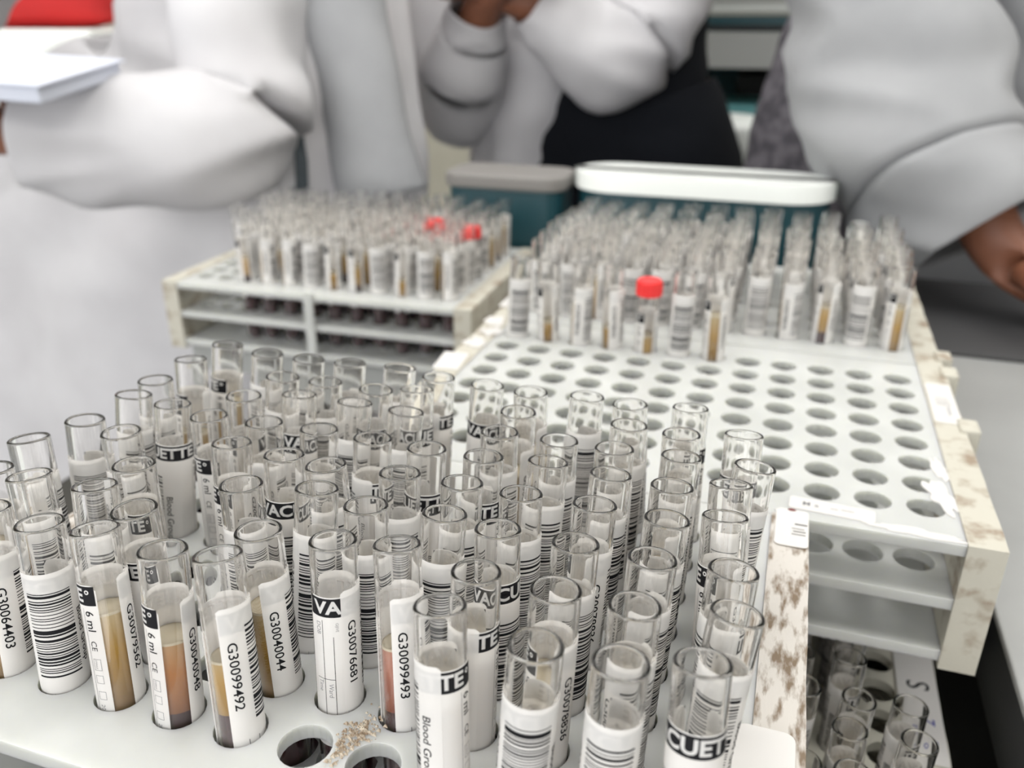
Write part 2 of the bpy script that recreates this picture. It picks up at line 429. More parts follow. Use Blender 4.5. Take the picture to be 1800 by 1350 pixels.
def stick(number, var):
    du, dv = {'A': (0, 0), 'B': (0, 7.5), 'S': (9.5, -.5)}[var]
    k = (number, var)
    if k not in _st: _st[k] = sticker(number, du, dv, hash(number) % 1000 if False else sum(map(ord, number)))
    return _st[k]
NUMS = ['G30078836', 'G30064403', 'G30040051', 'G30079570', 'G30099488', 'G30076692']

CAMXY = (12.85, -331.0)
def make_tube(base, rim, u_face, var, liq, number, label, group, cap=None):
    """base/rim in mm (x,y,z) on the tube's axis at the plate and at the rim"""
    a = Vector(rim)-Vector(base); ax = a.normalized()
    bot = Vector(rim)-ax*TL
    t = bpy.data.objects.new('blood_tube', None); t.empty_display_size = .01; COL.objects.link(t)
    z = ax; x = Vector((1, 0, 0)); x = (x-z*x.dot(z)).normalized(); y = z.cross(x)
    phi = math.atan2(CAMXY[1]-rim[1], CAMXY[0]-rim[0]); yaw = phi-u_face/RO
    R_ = Matrix((x, y, z)).transposed().to_4x4() @ Matrix.Rotation(yaw, 4, 'Z')
    t.matrix_world = Matrix.Translation(P(*bot)) @ R_
    tag(t, label, 'test tube', group)
    for nm, me in (('clear_tube', TUBE), ('liquid', LIQ[liq]), ('maker_label', BRAND), ('barcode_sticker', stick(number, var))):
        o = bpy.data.objects.new(nm, me); COL.objects.link(o); o.parent = t
    if cap:
        b = MB(); prof = [(RI-.3, 92), (RI-.3, 100.2), (RO+1.4, 100.2)]
        b = MB(); b.lathe([(RO+.12, 96), (RO+.9, 96), (RO+.9, 104), (RO+.3, 105), (.01, 105)], 28)
        for k in range(24):
            an = 2*PI*k/24; c, s_ = math.cos(an), math.sin(an)
            b.add([((RO+.85)*c-.3*s_, (RO+.85)*s_+.3*c, 96.5), ((RO+1.2)*c, (RO+1.2)*s_, 96.5), ((RO+.85)*c+.3*s_, (RO+.85)*s_-.3*c, 96.5),
                   ((RO+.85)*c-.3*s_, (RO+.85)*s_+.3*c, 103.5), ((RO+1.2)*c, (RO+1.2)*s_, 103.5), ((RO+.85)*c+.3*s_, (RO+.85)*s_-.3*c, 103.5)],
                  [(0, 3, 4, 1), (1, 4, 5, 2)])
        b.build('cap', M[cap], t, smooth=False)
    return t

ORD = ['first', 'second', 'third', 'fourth', 'fifth', 'sixth', 'seventh', 'eighth', 'ninth', 'tenth', 'eleventh', 'twelfth']
def look_of(u, var):
    if var == 'B': return 'brand band above barcode'
    if var == 'S': return 'sticker beside brand lettering'
    if u < 4 or u > 39.5: return 'printed number outward'
    if u < 18: return 'barcode stripes outward'
    if u < 27: return 'blood group wording outward'
    if u < 35: return 'black brand corner outward'
    return 'clear window outward'
# (column, row, lean x, lean y, label angle, label style), front rack
TUBES = [(2,0,-1.6,5.6,14,'A'),(3,0,-5.1,8.2,37.5,'A'),(4,0,-0.9,5.9,38,'A'),(5,0,-6.0,8.8,2.6,'A'),(8,0,-3.1,8.2,25.3,'A'),(9,0,2.6,2.2,13,'A'),(10,0,1.8,2.8,13,'A'),(11,0,-1.4,8.6,17,'B'),(0,1,-0.5,5.9,38,'A'),(1,1,-5.9,6.4,12,'A'),(2,1,-2.4,7.9,12,'A'),(3,1,-1.9,0.7,33,'A'),(5,1,-2.4,2.8,2,'A'),(6,1,-0.8,5.2,8.5,'S'),(7,1,-3.8,9.0,2.6,'A'),(8,1,0.4,4.5,24,'A'),(9,1,1.5,3.8,38,'A'),(10,1,1.0,3.9,8,'A'),(11,1,4.4,8.8,13,'A'),(0,2,-5.9,6.6,4,'A'),(2,2,-0.4,3.2,30,'A'),(4,2,-1.5,3.5,12,'A'),(5,2,1.2,8.7,12,'A'),(6,2,-0.6,4.8,12,'A'),(7,2,2.5,8.1,12,'A'),(8,2,-0.8,5.6,10,'B'),(9,2,1.1,5.8,8,'A'),(10,2,1.7,5.4,5,'A'),(11,2,2.1,6.9,20,'A'),(0,3,1.3,4.7,13,'A'),(1,3,-0.4,1.2,10,'A'),(3,3,-0.3,6.5,38,'A'),(4,3,0.5,4.8,12,'B'),(5,3,-3.6,3.2,12,'A'),(6,3,0.6,6.0,12,'A'),(7,3,0.8,6.7,12,'A'),(8,3,-0.5,6.4,10,'A'),(9,3,1.5,7.5,0,'A'),(10,3,2.4,6.4,10,'A'),(11,3,-2.4,13.0,37,'A'),(0,4,2.1,8.8,10,'A'),(1,4,1.3,6.4,24,'B'),(2,4,-0.1,2.2,36,'A'),(3,4,1.0,4.1,5,'A'),(4,4,1.7,5.6,12,'A'),(5,4,2.0,5.4,25,'A'),(6,4,1.9,4.5,22,'B'),(7,4,1.2,5.3,25,'A'),(8,4,1.7,8.7,12,'A'),(9,4,2.1,7.2,5,'A'),(10,4,1.0,6.0,0,'A'),(11,4,-2.4,12.7,13,'A'),(0,5,0.5,3.5,13,'A'),(2,5,1.4,1.7,38,'B'),(3,5,-0.0,9.6,8,'B'),(4,5,2.9,9.9,13,'A'),(5,5,3.7,8.9,12,'A'),(7,5,0.4,4.3,12,'A'),(8,5,1.1,4.8,12,'A'),(9,5,-0.4,5.1,12,'A'),(10,5,1.0,6.6,12,'A'),(11,5,3.8,7.3,11,'A'),(0,6,-0.7,7.1,37,'A'),(2,6,5.0,3.2,12,'A'),(3,6,3.2,4.1,12,'A'),(4,6,5.0,3.6,8,'B'),(5,6,-0.7,9.0,14,'B'),(7,6,1.5,2.3,39,'A'),(9,6,0.8,4.6,11,'A'),(10,6,-1.2,3.4,5,'A'),(11,6,-1.2,9.7,25,'B'),(0,7,3.6,6.9,35,'A'),(1,7,5.3,3.8,12,'A'),(2,7,4.9,3.7,14,'A'),(3,7,2.8,5.3,5,'A'),(4,7,4.1,7.4,5,'A'),(5,7,2.5,3.3,24,'A'),(6,7,3.1,2.1,10,'B'),(7,7,0.6,1.3,38,'A'),(8,7,1.5,4.1,12,'A'),(9,7,-2.2,2.3,12,'A'),(10,7,-1.0,6.4,25,'A')]
SPECIAL = {(3, 0): ('y', 'G30079562'), (4, 0): ('o', 'G30040048'), (5, 0): ('d', 'G30099492'), (5, 1): ('y', 'G30040044'), (6, 1): ('l', 'G30076681'),
           (7, 1): ('r', 'G30099493'), (1, 0): ('l', 'G30064403'), (9, 3): ('l', 'G30078836')}
TUBES.append((1, 0, -2.0, 6.5, 3, 'A'))
TUBES.sort(key=lambda q: (q[1], q[0]))
RIMZ = 54.1
ROWN = ['front row', 'second row', 'third row', 'fourth row', 'fifth row', 'sixth row', 'seventh row', 'back row']
cnt = {}
for c, r, dx, dy, u, var in TUBES:
    i = cnt.get(r, 0); cnt[r] = i+1
    rnd = random.Random(c*31+r*7)
    liq, num = SPECIAL.get((c, r), (rnd.choice('ylyyld'), rnd.choice(NUMS)))
    bx, by = FX+20*c, FY+18.9*r
    if (c, r) in SPECIAL and (c, r) != (9, 3):
        lab = 'open blood tube numbered %s in the %s of the near rack' % (num, ROWN[r])
    else:
        lab = 'open tube, %s, %s from left, %s of near rack' % (look_of(u, var), ORD[i], ROWN[r])
    make_tube((bx, by, FP), (bx+dx, by+dy, RIMZ), u, var, liq, num, lab, 'open blood tubes in the near rack')

# tubes in the other racks (blurred in the photo)
def fill(ox, oy, top, rows, cols, rz, where, group, u_set, skip=(), caps={}, protr=49.4, jit=2.2, rown=None, liqs='yldy'):
    ca, sa = math.cos(rz), math.sin(rz)
    for r in rows:
        k = 0
        for c in cols:
            if (c, r) in skip: continue
            rnd = random.Random(c*17+r*101+int(ox))
            x, y = 20*c, 20*r
            bx, by = ox+x*ca-y*sa, oy+x*sa+y*ca
            u = rnd.choice(u_set); liq = rnd.choice(liqs); cap = caps.get((c, r))
            rn = rown[r] if rown else (ROWN[r])
            lab = ('tube with %s, ' % {'red_cap': 'red cap', 'white_cap': 'white cap'}[cap] if cap else 'open tube, ')+'%s from left in %s of %s' % (ORD[k], rn, where)
            pr = protr-(12 if cap else 0)+rnd.uniform(-1.5, 1.5)
            make_tube((bx, by, top), (bx+rnd.uniform(-jit, jit), by+rnd.uniform(-jit, jit)+.5, top+pr), u, 'A', liq, rnd.choice(NUMS[:3]), lab, group, cap)
            k += 1
US = [12, 12, 12, 5, 38, 36, 22, 2, 14]
fill(-140, 0, 0, [7], range(0, 7), 0, 'the mostly empty rack', 'tubes in the last row of the mostly empty rack', US, caps={(4, 7): 'red_cap'})
fill(-140, 191, 0, range(8), range(12), 0, 'the rear right rack', 'blurred tubes in the rear right rack', US, caps={(10, 7): 'white_cap'},
     skip={(2, 3), (7, 2), (4, 5)})
fill(-452, 244, -20, range(8), range(12), math.radians(2), 'the left rack', 'blurred tubes in the left rack', [12, 38, 38, 5, 36], caps={(11, 3): 'red_cap', (9, 4): 'red_cap'},
     skip={(0, 0), (1, 0), (0, 1), (0, 2), (5, 4), (0, 4), (1, 1)})
fill(-140, -110, -105, range(5, 8), range(7, 11), 0, 'the lower rack', 'tubes in the lower rack at bottom right', [12, 22, 24, 31, 37], skip={}, protr=46,
     rown={5: 'sixth row', 6: 'seventh row', 7: 'back row'})
fill(-140, -110, -105, range(0, 5), range(7, 12), 0, 'the lower rack', 'tubes in the lower rack at bottom right', [12, 22, 24, 31, 37], protr=46, skip={(9, 2), (10, 0), (11, 4)})

#__MORE__
# ------------------------------------------------------------------ papers, tags and crumbs on the racks
def round_poly(w_, h_, r, n=5):
    pts = []
    for cx_, cy_, a0 in ((w_-r, h_-r, 0), (r, h_-r, 90), (r, r, 180), (w_-r, r, 270)):
        for k in range(n+1):
            a = math.radians(a0+90*k/n); pts.append((cx_+r*math.cos(a), cy_+r*math.sin(a)))
    return pts
def slab_poly(b, pts, z0, z1, mi=0):
    n = len(pts)
    b.add([(x, y, z0) for x, y in pts]+[(x, y, z1) for x, y in pts],
          [tuple(range(n, 2*n)), tuple(reversed(range(n)))]+[(i, (i+1) % n, n+(i+1) % n, n+i) for i in range(n)], mi)
def paper(name, label, cat, x, y, z, w_, h_, r=1.5, rz=0, th=.25, bars=(), words=(), torn=0, group=None, m='paper'):
    b = MB(); pts = round_poly(w_, h_, r)
    if torn:
        pts = []
        N = 44
        for k in range(N):
            a = 2*PI*k/N; rr = 1+torn*noise.noise((math.cos(a)*2+x, math.sin(a)*2+y, 5.0))
            pts.append((w_/2+w_/2*rr*math.cos(a), h_/2+h_/2*rr*math.sin(a)))
    slab_poly(b, pts, 0, th, 0)
    for (x0, y0, x1, y1) in bars: b.add([(x0, y0, th+.05), (x1, y0, th+.05), (x1, y1, th+.05), (x0, y1, th+.05)], [(0, 1, 2, 3)], 1)
    for (s_, tx, ty, sz, rot, mi) in words:
        vs, fs, _ = text_polys(s_, sz, .03); c, s2 = math.cos(rot), math.sin(rot)
        b.add([(tx+vx*c-vy*s2, ty+vx*s2+vy*c, th+.06) for vx, vy in vs], fs, mi)
    o = b.build(name, [M[m], M['ink'], M['blueink'], M['grey_ink']], None, P(x, y, z)); o.rotation_euler = (0, 0, rz)
    return tag(o, label, cat, group)
HP = PI/2
paper('paper_tag', 'white label stuck on the right edge of the mostly empty rack', 'label', 93, 86, .75, 12.5, 51, 2,
      words=[('blood bank', 8.5, 10, 2.2, HP, 3)], bars=[(3, 22, 9.5, 22.4), (3, 24, 10, 24.3), (2.5, 26, 9, 26.3), (3, 28.5, 9.8, 28.8), (3, 31, 9, 31.3)])
paper('handwritten_label', 'white label with faint handwriting at the front edge of the mostly empty rack', 'label', 27, -17.5, .05, 33, 9.5, 1.5, rz=-.06,
      words=[('M a', 5, 3.6, 4.4, 0, 3)], bars=[(16, 4.5, 19, 4.8), (20, 5, 25, 5.3)])
for i, (x, y, w_, h_, lab) in enumerate([(57, -22.5, 34, 5, 'torn white paper strip at the front edge of the mostly empty rack'),
        (86, -3, 9, 26, 'torn white paper scrap beside the right front hole of the mostly empty rack'),
        (87, 25, 6, 20, 'small torn white paper scrap along the right side of the mostly empty rack'),
        (22, -22.5, 6, 2.2, 'tiny curled white scrap left of the handwritten label')]):
    paper('torn_paper', lab, 'paper scrap', x, y, .05, w_, h_, torn=.7, th=.3, rz=[-.05, .25, .1, 0][i], group='torn paper scraps on the mostly empty rack')
paper('paper_tag', 'white corner tag with black lines on the near rack, beside its rightmost tubes', 'label', 22.3, -55, FP+1.0, 12, 26, 2,
      bars=[(6, 8, 11, 8.5), (6.5, 10, 11, 10.6), (6, 12, 10.5, 12.4), (7, 15, 11.5, 15.8)])
paper('paper_tag', 'blank white sticker at the lower right corner of the near rack', 'label', 16.5, -174, FP+1.0, 15.5, 27, 3, th=.6)
paper('paper_tag', 'white card at the back left corner of the mostly empty rack', 'label', -168, 70, .9, 15, 26, 2, rz=.1)
paper('paper_tag', 'white tag with pen marks at the left corner of the rear right rack', 'label', -169, 186, .9, 17, 34, 2, words=[('a2', 5, 12, 8, .4, 3)])
for i, (x, y) in enumerate([(-166, 108), (-163, 128), (-168, 148)]):
    paper('torn_paper', 'torn paper scrap on the left edge of the mostly empty rack, %s' % ['nearest us', 'between two others', 'farthest from us'][i], 'paper scrap', x, y, .8, 13, 17, torn=.8, th=.5, group='torn scraps on the left edge')
paper('marked_tag', 'white tag with a black S and blue pen marks on the lower rack', 'label', 88, -30, -103.8, 17.5, 72, 1.5,
      words=[('S', 14, 44, 14, HP, 1), ('2', 14, 22, 9, HP, 2), ('o', 14, 10, 8, HP, 2)])
paper('torn_paper', 'torn white chip at the far left front of the near rack', 'paper scrap', -197, -209, FP+.1, 13, 6, torn=.8, th=.5)
b = MB(); rnd = random.Random(3)
for k in range(260):
    a = rnd.gauss(0, 1); c_ = rnd.gauss(0, 1)
    x, y = -80+a*2.6+.45*c_*3, -184+c_*4.6; s_ = rnd.uniform(.15, .8)
    if math.hypot(x+91.4, y+190.5) < 8.2 or math.hypot(x+71.4, y+190.5) < 8.2: continue
    b.add([(x-s_, y-s_*.6, FP), (x+s_, y-s_*.7, FP), (x+s_*.2, y+s_, FP), (x+rnd.uniform(-.2, .2), y, FP+s_*1.1)], [(0, 1, 3), (1, 2, 3), (2, 0, 3)])
o = b.build('dried_grit', M['grit'], None, P(0, 0, 0)); tag(o, 'beige dried grit between the two empty front holes of the near rack', 'grit', kind='stuff')
# a rusty speck on the corner tag
b = MB(); slab_poly(b, [(28+1.6*math.cos(a*.7), -29.5+.8*math.sin(a*.7)) for a in range(9)], FP+1.3, FP+1.45)
tag(b.build('red_speck', mat('dried_blood', (.16, .02, .015), .5), None, P(0, 0, 0)), 'small dried red speck on the corner of the near rack', 'stain')

# ------------------------------------------------------------------ things behind the racks
def container(name, label, cat, x0, x1, y0, y1, z0, z1, m, r, lid=6, body=None):
    t = empty(name, P((x0+x1)/2, (y0+y1)/2, z0)); tag(t, label, cat)
    cx_, cy_ = (x0+x1)/2, (y0+y1)/2
    b = MB(); pts = [(px+x0-cx_+4, py+y0-cy_+4) for px, py in round_poly(x1-x0-8, y1-y0-8, r-3, 8)]; slab_poly(b, pts, 0, z1-z0-lid)
    b.build('body', M[body or m], t)
    b = MB(); pts = [(px+x0-cx_, py+y0-cy_) for px, py in round_poly(x1-x0, y1-y0, r, 8)]; slab_poly(b, pts, z1-z0-lid, z1-z0)
    b.build('lid', M[m], t, bevel=.003)
    return t
container('plastic_container', 'dark container with a bright white lid behind the rear right rack', 'container', -186, 48, 424, 500, -58.3, 52, 'tray', 42, 16, 'dteal')
container('plastic_container', 'grey lidded container between the rear racks and the coats', 'container', -312, -190, 424, 494, -58.3, 46, 'grey_tray', 20, 14, 'dteal')
def slab2(x0, x1, y0, y1, z, label, legs):
    t = empty('lab_bench', P((x0+x1)/2, (y0+y1)/2, z)); t.location.z = 0; zt = TOP*1000+z; cx_, cy_ = (x0+x1)/2, (y0+y1)/2
    b = MB(); b.box((x0-cx_, y0-cy_, zt-20), (x1-cx_, y1-cy_, zt)); b.build('worktop', M['bench'], t)
    for lx, ly in legs:
        b = MB(); b.box((lx-cx_-15, ly-cy_-15, 0), (lx-cx_+15, ly-cy_+15, zt-20)); b.build('leg', M['metal'], t)
    tag(t, label, 'bench')
slab2(-316, -197, 414, 566, -58.3, 'narrow grey bench end behind the left rack', [(-290, 540), (-220, 540)])
b = MB(); b.box((130, 352, -57.9), (520, 562, -54)); tag(b.build('bench_sheet', mat('black_sheet', (.05, .05, .052), .6), None, P(0, 0, 0), bevel=.001), 'flat black sheet on the bench under the hand at the far right', 'mat')  # thin black sheet over the rear part of the bench

def trolley():
    t = empty('equipment_trolley', P(-120, 1400, 0)); t.location.z = 0; tag(t, 'grey shelved trolley against the wall between the people', 'trolley')
    for z, nm in ((160, 'top_shelf'), (-110, 'lower_shelf'), (-600, 'bottom_shelf')):
        b = MB(); b.box((-420, -200, 900+z-(55 if z > 0 else 25)), (320, 200, 900+z)); b.build(nm, M['shelfgrey'], t)
    for sx in (-415, 315):
        for sy in (-195, 195):
            b = MB(); b.box((sx-14, sy-14, 0), (sx+14, sy+14, 1100)); b.build('post', M['dteal'], t)
    b = MB(); b.box((-400, 185, 200), (300, 195, 1050)); b.build('back_panel', M['dteal'], t)
trolley()
def boxthing(name, label, cat, x0, x1, y0, y1, z0, z1, m, m2, part='front_panel'):
    t = empty(name, P((x0+x1)/2, (y0+y1)/2, z0)); tag(t, label, cat); hx, hy, h = (x1-x0)/2, (y1-y0)/2, z1-z0
    b = MB(); b.box((-hx, -hy, 0), (hx, hy, h)); b.build('body', M[m], t, bevel=.006)
    b = MB(); b.box((-hx*.9, -hy-3, h*.12), (hx*.9, -hy+1, h*.4)); b.build(part, M[m2], t, bevel=.001)
boxthing('printer', 'pale printer on top of the trolley between the people', 'printer', -185, 10, 1230, 1480, 188, 330, 'palegrey', 'shelfgrey')
boxthing('drawer_box', 'dark teal box beneath the pale printer', 'box', -180, 5, 1235, 1475, 161, 186, 'dteal', 'black')
boxthing('storage_box', 'dark teal storage box on the trolley left of the printer', 'box', -290, -205, 1230, 1450, 161, 300, 'dteal', 'teal')
boxthing('storage_box', 'bright teal tray box on the trolley lower shelf', 'box', -230, -40, 1225, 1420, -109, 45, 'teal', 'dteal')
boxthing('storage_box', 'black box standing behind the bright teal box', 'box', -120, 10, 1430, 1560, -109, 85, 'black', 'shelfgrey')
b = MB(); b.lathe([(.01, 0), (30, 0), (30, 170), (12, 190), (12, 210), (.01, 210)], 20)
tag(b.build('squeeze_bottle', M['lime'], None, P(-262, 1250, -109), smooth=True), 'lime green bottle left of the bright teal box', 'bottle')
def stool():
    t = empty('lab_stool', P(-118, 1072, -868)); tag(t, 'stool with a pale round seat in front of the trolley', 'stool')
    b = MB(); b.lathe([(.01, 815), (75, 820), (88, 850), (86, 895), (70, 908), (.01, 908)], 32); b.build('seat', M['palegrey'], t, smooth=True)
    b = MB(); b.lathe([(18, 40), (18, 822)], 16); b.build('post', M['metal'], t, smooth=True)
    for k in range(5):
        a = 2*PI*k/5; b = MB(); c, s_ = math.cos(a), math.sin(a)
        b.add([(-12*s_, 12*c, 40), (12*s_, -12*c, 40), (112*c+8*s_, 112*s_-8*c, -15), (112*c-8*s_, 112*s_+8*c, -15),
               (-12*s_, 12*c, 70), (12*s_, -12*c, 70), (112*c+8*s_, 112*s_-8*c, 5), (112*c-8*s_, 112*s_+8*c, 5)],
              [(0, 1, 2, 3), (7, 6, 5, 4), (0, 4, 5, 1), (1, 5, 6, 2), (2, 6, 7, 3), (3, 7, 4, 0)]); b.lathe([(12, -32), (12, -12)], 10, c=(104*c, 104*s_)); b.build('leg', M['black'], t)
stool()
def cabinet():
    t = empty('white_cabinet', P(-1500, 1050, -900)); tag(t, 'tall white cabinet at the far left behind the papers', 'cabinet')
    b = MB(); b.box((-450, -200, 60), (400, 250, 1062)); b.build('body', M['tray'], t, bevel=.004)
    for sx in (-440, -20):
        b = MB(); b.box((sx, -214, 80), (sx+410, -201, 1050)); d = b.build('door', M['tray'], t, bevel=.002)
        b = MB(); b.box((sx+(380 if sx < -100 else 10), -235, 500), (sx+(395 if sx < -100 else 25), -214, 640)); b.build('handle', M['metal'], d)
    b = MB(); b.box((-440, -180, 0), (390, 240, 60)); b.build('plinth', M['black'], t)
cabinet()
b = MB()
N = 18
for j in range(8):
    for i in range(N):
        pass
def blob(name, m, loc, sx, sy, sz, seed, parent=None, amp=.12, n=24, flat=0):
    b = MB(); vs = []; fs = []
    for j in range(n//2+1):
        th = PI*j/(n//2)
        for i in range(n):
            ph = 2*PI*i/n
            d = Vector((math.sin(th)*math.cos(ph), math.sin(th)*math.sin(ph), math.cos(th)))
            k = 1+amp*noise.noise(d*1.7+Vector((seed, 0, 0)))
            e = .75
            p = Vector([math.copysign(abs(c)**e, c) for c in d])*k
            vs.append((p.x*sx, p.y*sy, max(p.z, -.95)*sz+sz*.95))
    for j in range(n//2):
        for i in range(n): fs.append((j*n+i, (j+1)*n+i, (j+1)*n+(i+1) % n, j*n+(i+1) % n))
    b.add(vs, fs); return b.build(name, M[m], parent, loc, smooth=True)
t = empty('red_bag', P(-1340, 960, 162)); tag(t, 'red cloth bag on top of the white cabinet', 'bag')
blob('bag_body', 'red', None, 240, 120, 85, 3, t)
b = MB()
for k in range(14):
    a = PI*k/14; a2 = PI*(k+1)/14
    for (p, q) in ((a, a2),):
        b.add([(70*math.cos(p), -8, 150+55*math.sin(p)), (70*math.cos(q), -8, 150+55*math.sin(q)), (70*math.cos(q), 8, 150+55*math.sin(q)), (70*math.cos(p), 8, 150+55*math.sin(p)),
               (64*math.cos(p), -8, 150+50*math.sin(p)), (64*math.cos(q), -8, 150+50*math.sin(q)), (64*math.cos(q), 8, 150+50*math.sin(q)), (64*math.cos(p), 8, 150+50*math.sin(p))],
              [(0, 1, 2, 3), (7, 6, 5, 4), (0, 4, 5, 1), (3, 2, 6, 7)])
b.build('handle', M['red'], t)

# ------------------------------------------------------------------ people (coordinates in mm above the rack plate; the floor is at -900)
def skin_body(parent, nodes_, edges, root, name='body'):
    me = bpy.data.meshes.new(name); keys = list(nodes_)
    me.from_pydata([P(*nodes_[k][:3])-parent.location for k in keys], [(keys.index(a), keys.index(b)) for a, b in edges], [])
    o = link(name, me, parent); me.materials.append(M['skin'])
    if not me.skin_vertices:
        bm_ = __import__('bmesh').new(); bm_.from_mesh(me); bm_.verts.layers.skin.verify(); bm_.to_mesh(me); bm_.free()
    for i, k in enumerate(keys):
        sv = me.skin_vertices[0].data[i]; r = nodes_[k][3]/1000
        sv.radius = (r, r*(nodes_[k][4] if len(nodes_[k]) > 4 else 1)); sv.use_root = (k == root)
    mo = o.modifiers.new('skin', 'SKIN'); mo.use_smooth_shade = True
    o.modifiers.new('smooth', 'SUBSURF').levels = 1; o.modifiers['smooth'].render_levels = 2
    return o
def hand(nd, ed, wrist, key, palm_dir, side_dir, curl=.5, s=1.0):
    """palm and five bent fingers; palm_dir points from the wrist to the fingers, side_dir towards the thumb side"""
    p = Vector(nd[wrist][:3]); f = Vector(palm_dir).normalized(); sd = Vector(side_dir); sd = (sd-f*sd.dot(f)).normalized(); nrm = f.cross(sd)
    if nrm.z > 0: nrm = -nrm
    nd[key+'palm'] = (*(p+f*42*s), 17*s, 1.2); ed.append((wrist, key+'palm'))
    lens = [68, 76, 71, 56]
    for i, Ln in enumerate(lens):
        off = sd*(30-20*i)*s
        k0 = key+'knuckle%d' % i; a = p+f*82*s+off
        nd[k0] = (*a, 8.8*s); ed.append((key+'palm', k0)); prev = k0; pos = a; d = f.copy()
        for j, fr in enumerate((.42, .32, .26)):
            ang = curl*(.45+.4*j); dd = (f*math.cos(ang)+nrm*math.sin(ang)).normalized()
            pos = pos+dd*Ln*fr*s; k1 = key+'f%d%d' % (i, j); nd[k1] = (*pos, (8.4-.7*j)*s); ed.append((prev, k1)); prev = k1
    a = p+f*22*s+sd*24*s; k0 = key+'thumb0'; nd[k0] = (*a, 11*s); ed.append((key+'palm', k0))
    b1 = a+(f*.6+sd*.75).normalized()*34*s; nd[key+'thumb1'] = (*b1, 9.5*s); ed.append((k0, key+'thumb1'))
    b2 = b1+(f*.9+sd*.25+nrm*.3).normalized()*30*s; nd[key+'thumb2'] = (*b2, 8*s); ed.append((key+'thumb1', key+'thumb2'))
def body(parent, hip, chest, sh_l, sh_r, arm_l, arm_r, legs, hands):
    nd = {}; ed = []
    hx, hy, hz = hip; cx_, cy_, cz = chest
    nd['hip'] = (hx, hy, hz, 105, .8); nd['waist'] = ((hx+cx_)/2, (hy+cy_)/2, (hz+cz)/2, 95, .8); nd['chest'] = (cx_, cy_, cz, 110, .8)
    nd['neck0'] = (cx_, cy_-5, cz+150, 55); nd['neck'] = (cx_, cy_-15, cz+215, 48); nd['jaw'] = (cx_, cy_-25, cz+270, 62, 1.1); nd['skull'] = (cx_, cy_-15, cz+350, 80, 1.15); nd['crown'] = (cx_, cy_-10, cz+400, 55)
    ed += [('hip', 'waist'), ('waist', 'chest'), ('chest', 'neck0'), ('neck0', 'neck'), ('neck', 'jaw'), ('jaw', 'skull'), ('skull', 'crown')]
    for s_, sh, arm, hd in (('l', sh_l, arm_l, hands[0]), ('r', sh_r, arm_r, hands[1])):
        nd[s_+'sh'] = (*sh, 52); ed.append(('chest', s_+'sh')); nd[s_+'el'] = (*arm[0], 38); ed.append((s_+'sh', s_+'el'))
        mid = (Vector(arm[0])*.4+Vector(arm[1])*.6); nd[s_+'fa'] = (*mid, 33); nd[s_+'wr'] = (*arm[1], 24); ed += [(s_+'el', s_+'fa'), (s_+'fa', s_+'wr')]
        if hd: hand(nd, ed, s_+'wr', s_, *hd)
    for s_, (kn, an) in zip('lr', legs):
        ox = -85 if s_ == 'l' else 85
        nd[s_+'th'] = (hx+ox, hy, hz-80, 82); nd[s_+'kn'] = (*kn, 58); nd[s_+'an'] = (*an, 40); nd[s_+'to'] = (an[0], an[1]-130, an[2]-30, 34)
        ed += [('hip', s_+'th'), (s_+'th', s_+'kn'), (s_+'kn', s_+'an'), (s_+'an', s_+'to')]
    return skin_body(parent, nd, ed, 'hip')
def face_hair(parent, chest):
    cx_, cy_, cz = chest; c = P(cx_, cy_-15, cz+350)-parent.location
    h = blob('hair', 'hair', c+Vector((0, .012, -.01)), 96, 104, 62, 5, parent, .1)
    for sx in (-1, 1):
        b = MB(); b.lathe([(.01, -9), (6, -6), (9, 0), (6, 6), (.01, 9)], 12); b.build('eye', M['white_cap'], parent, c+Vector((sx*.031, -.088, -.005)), smooth=True)
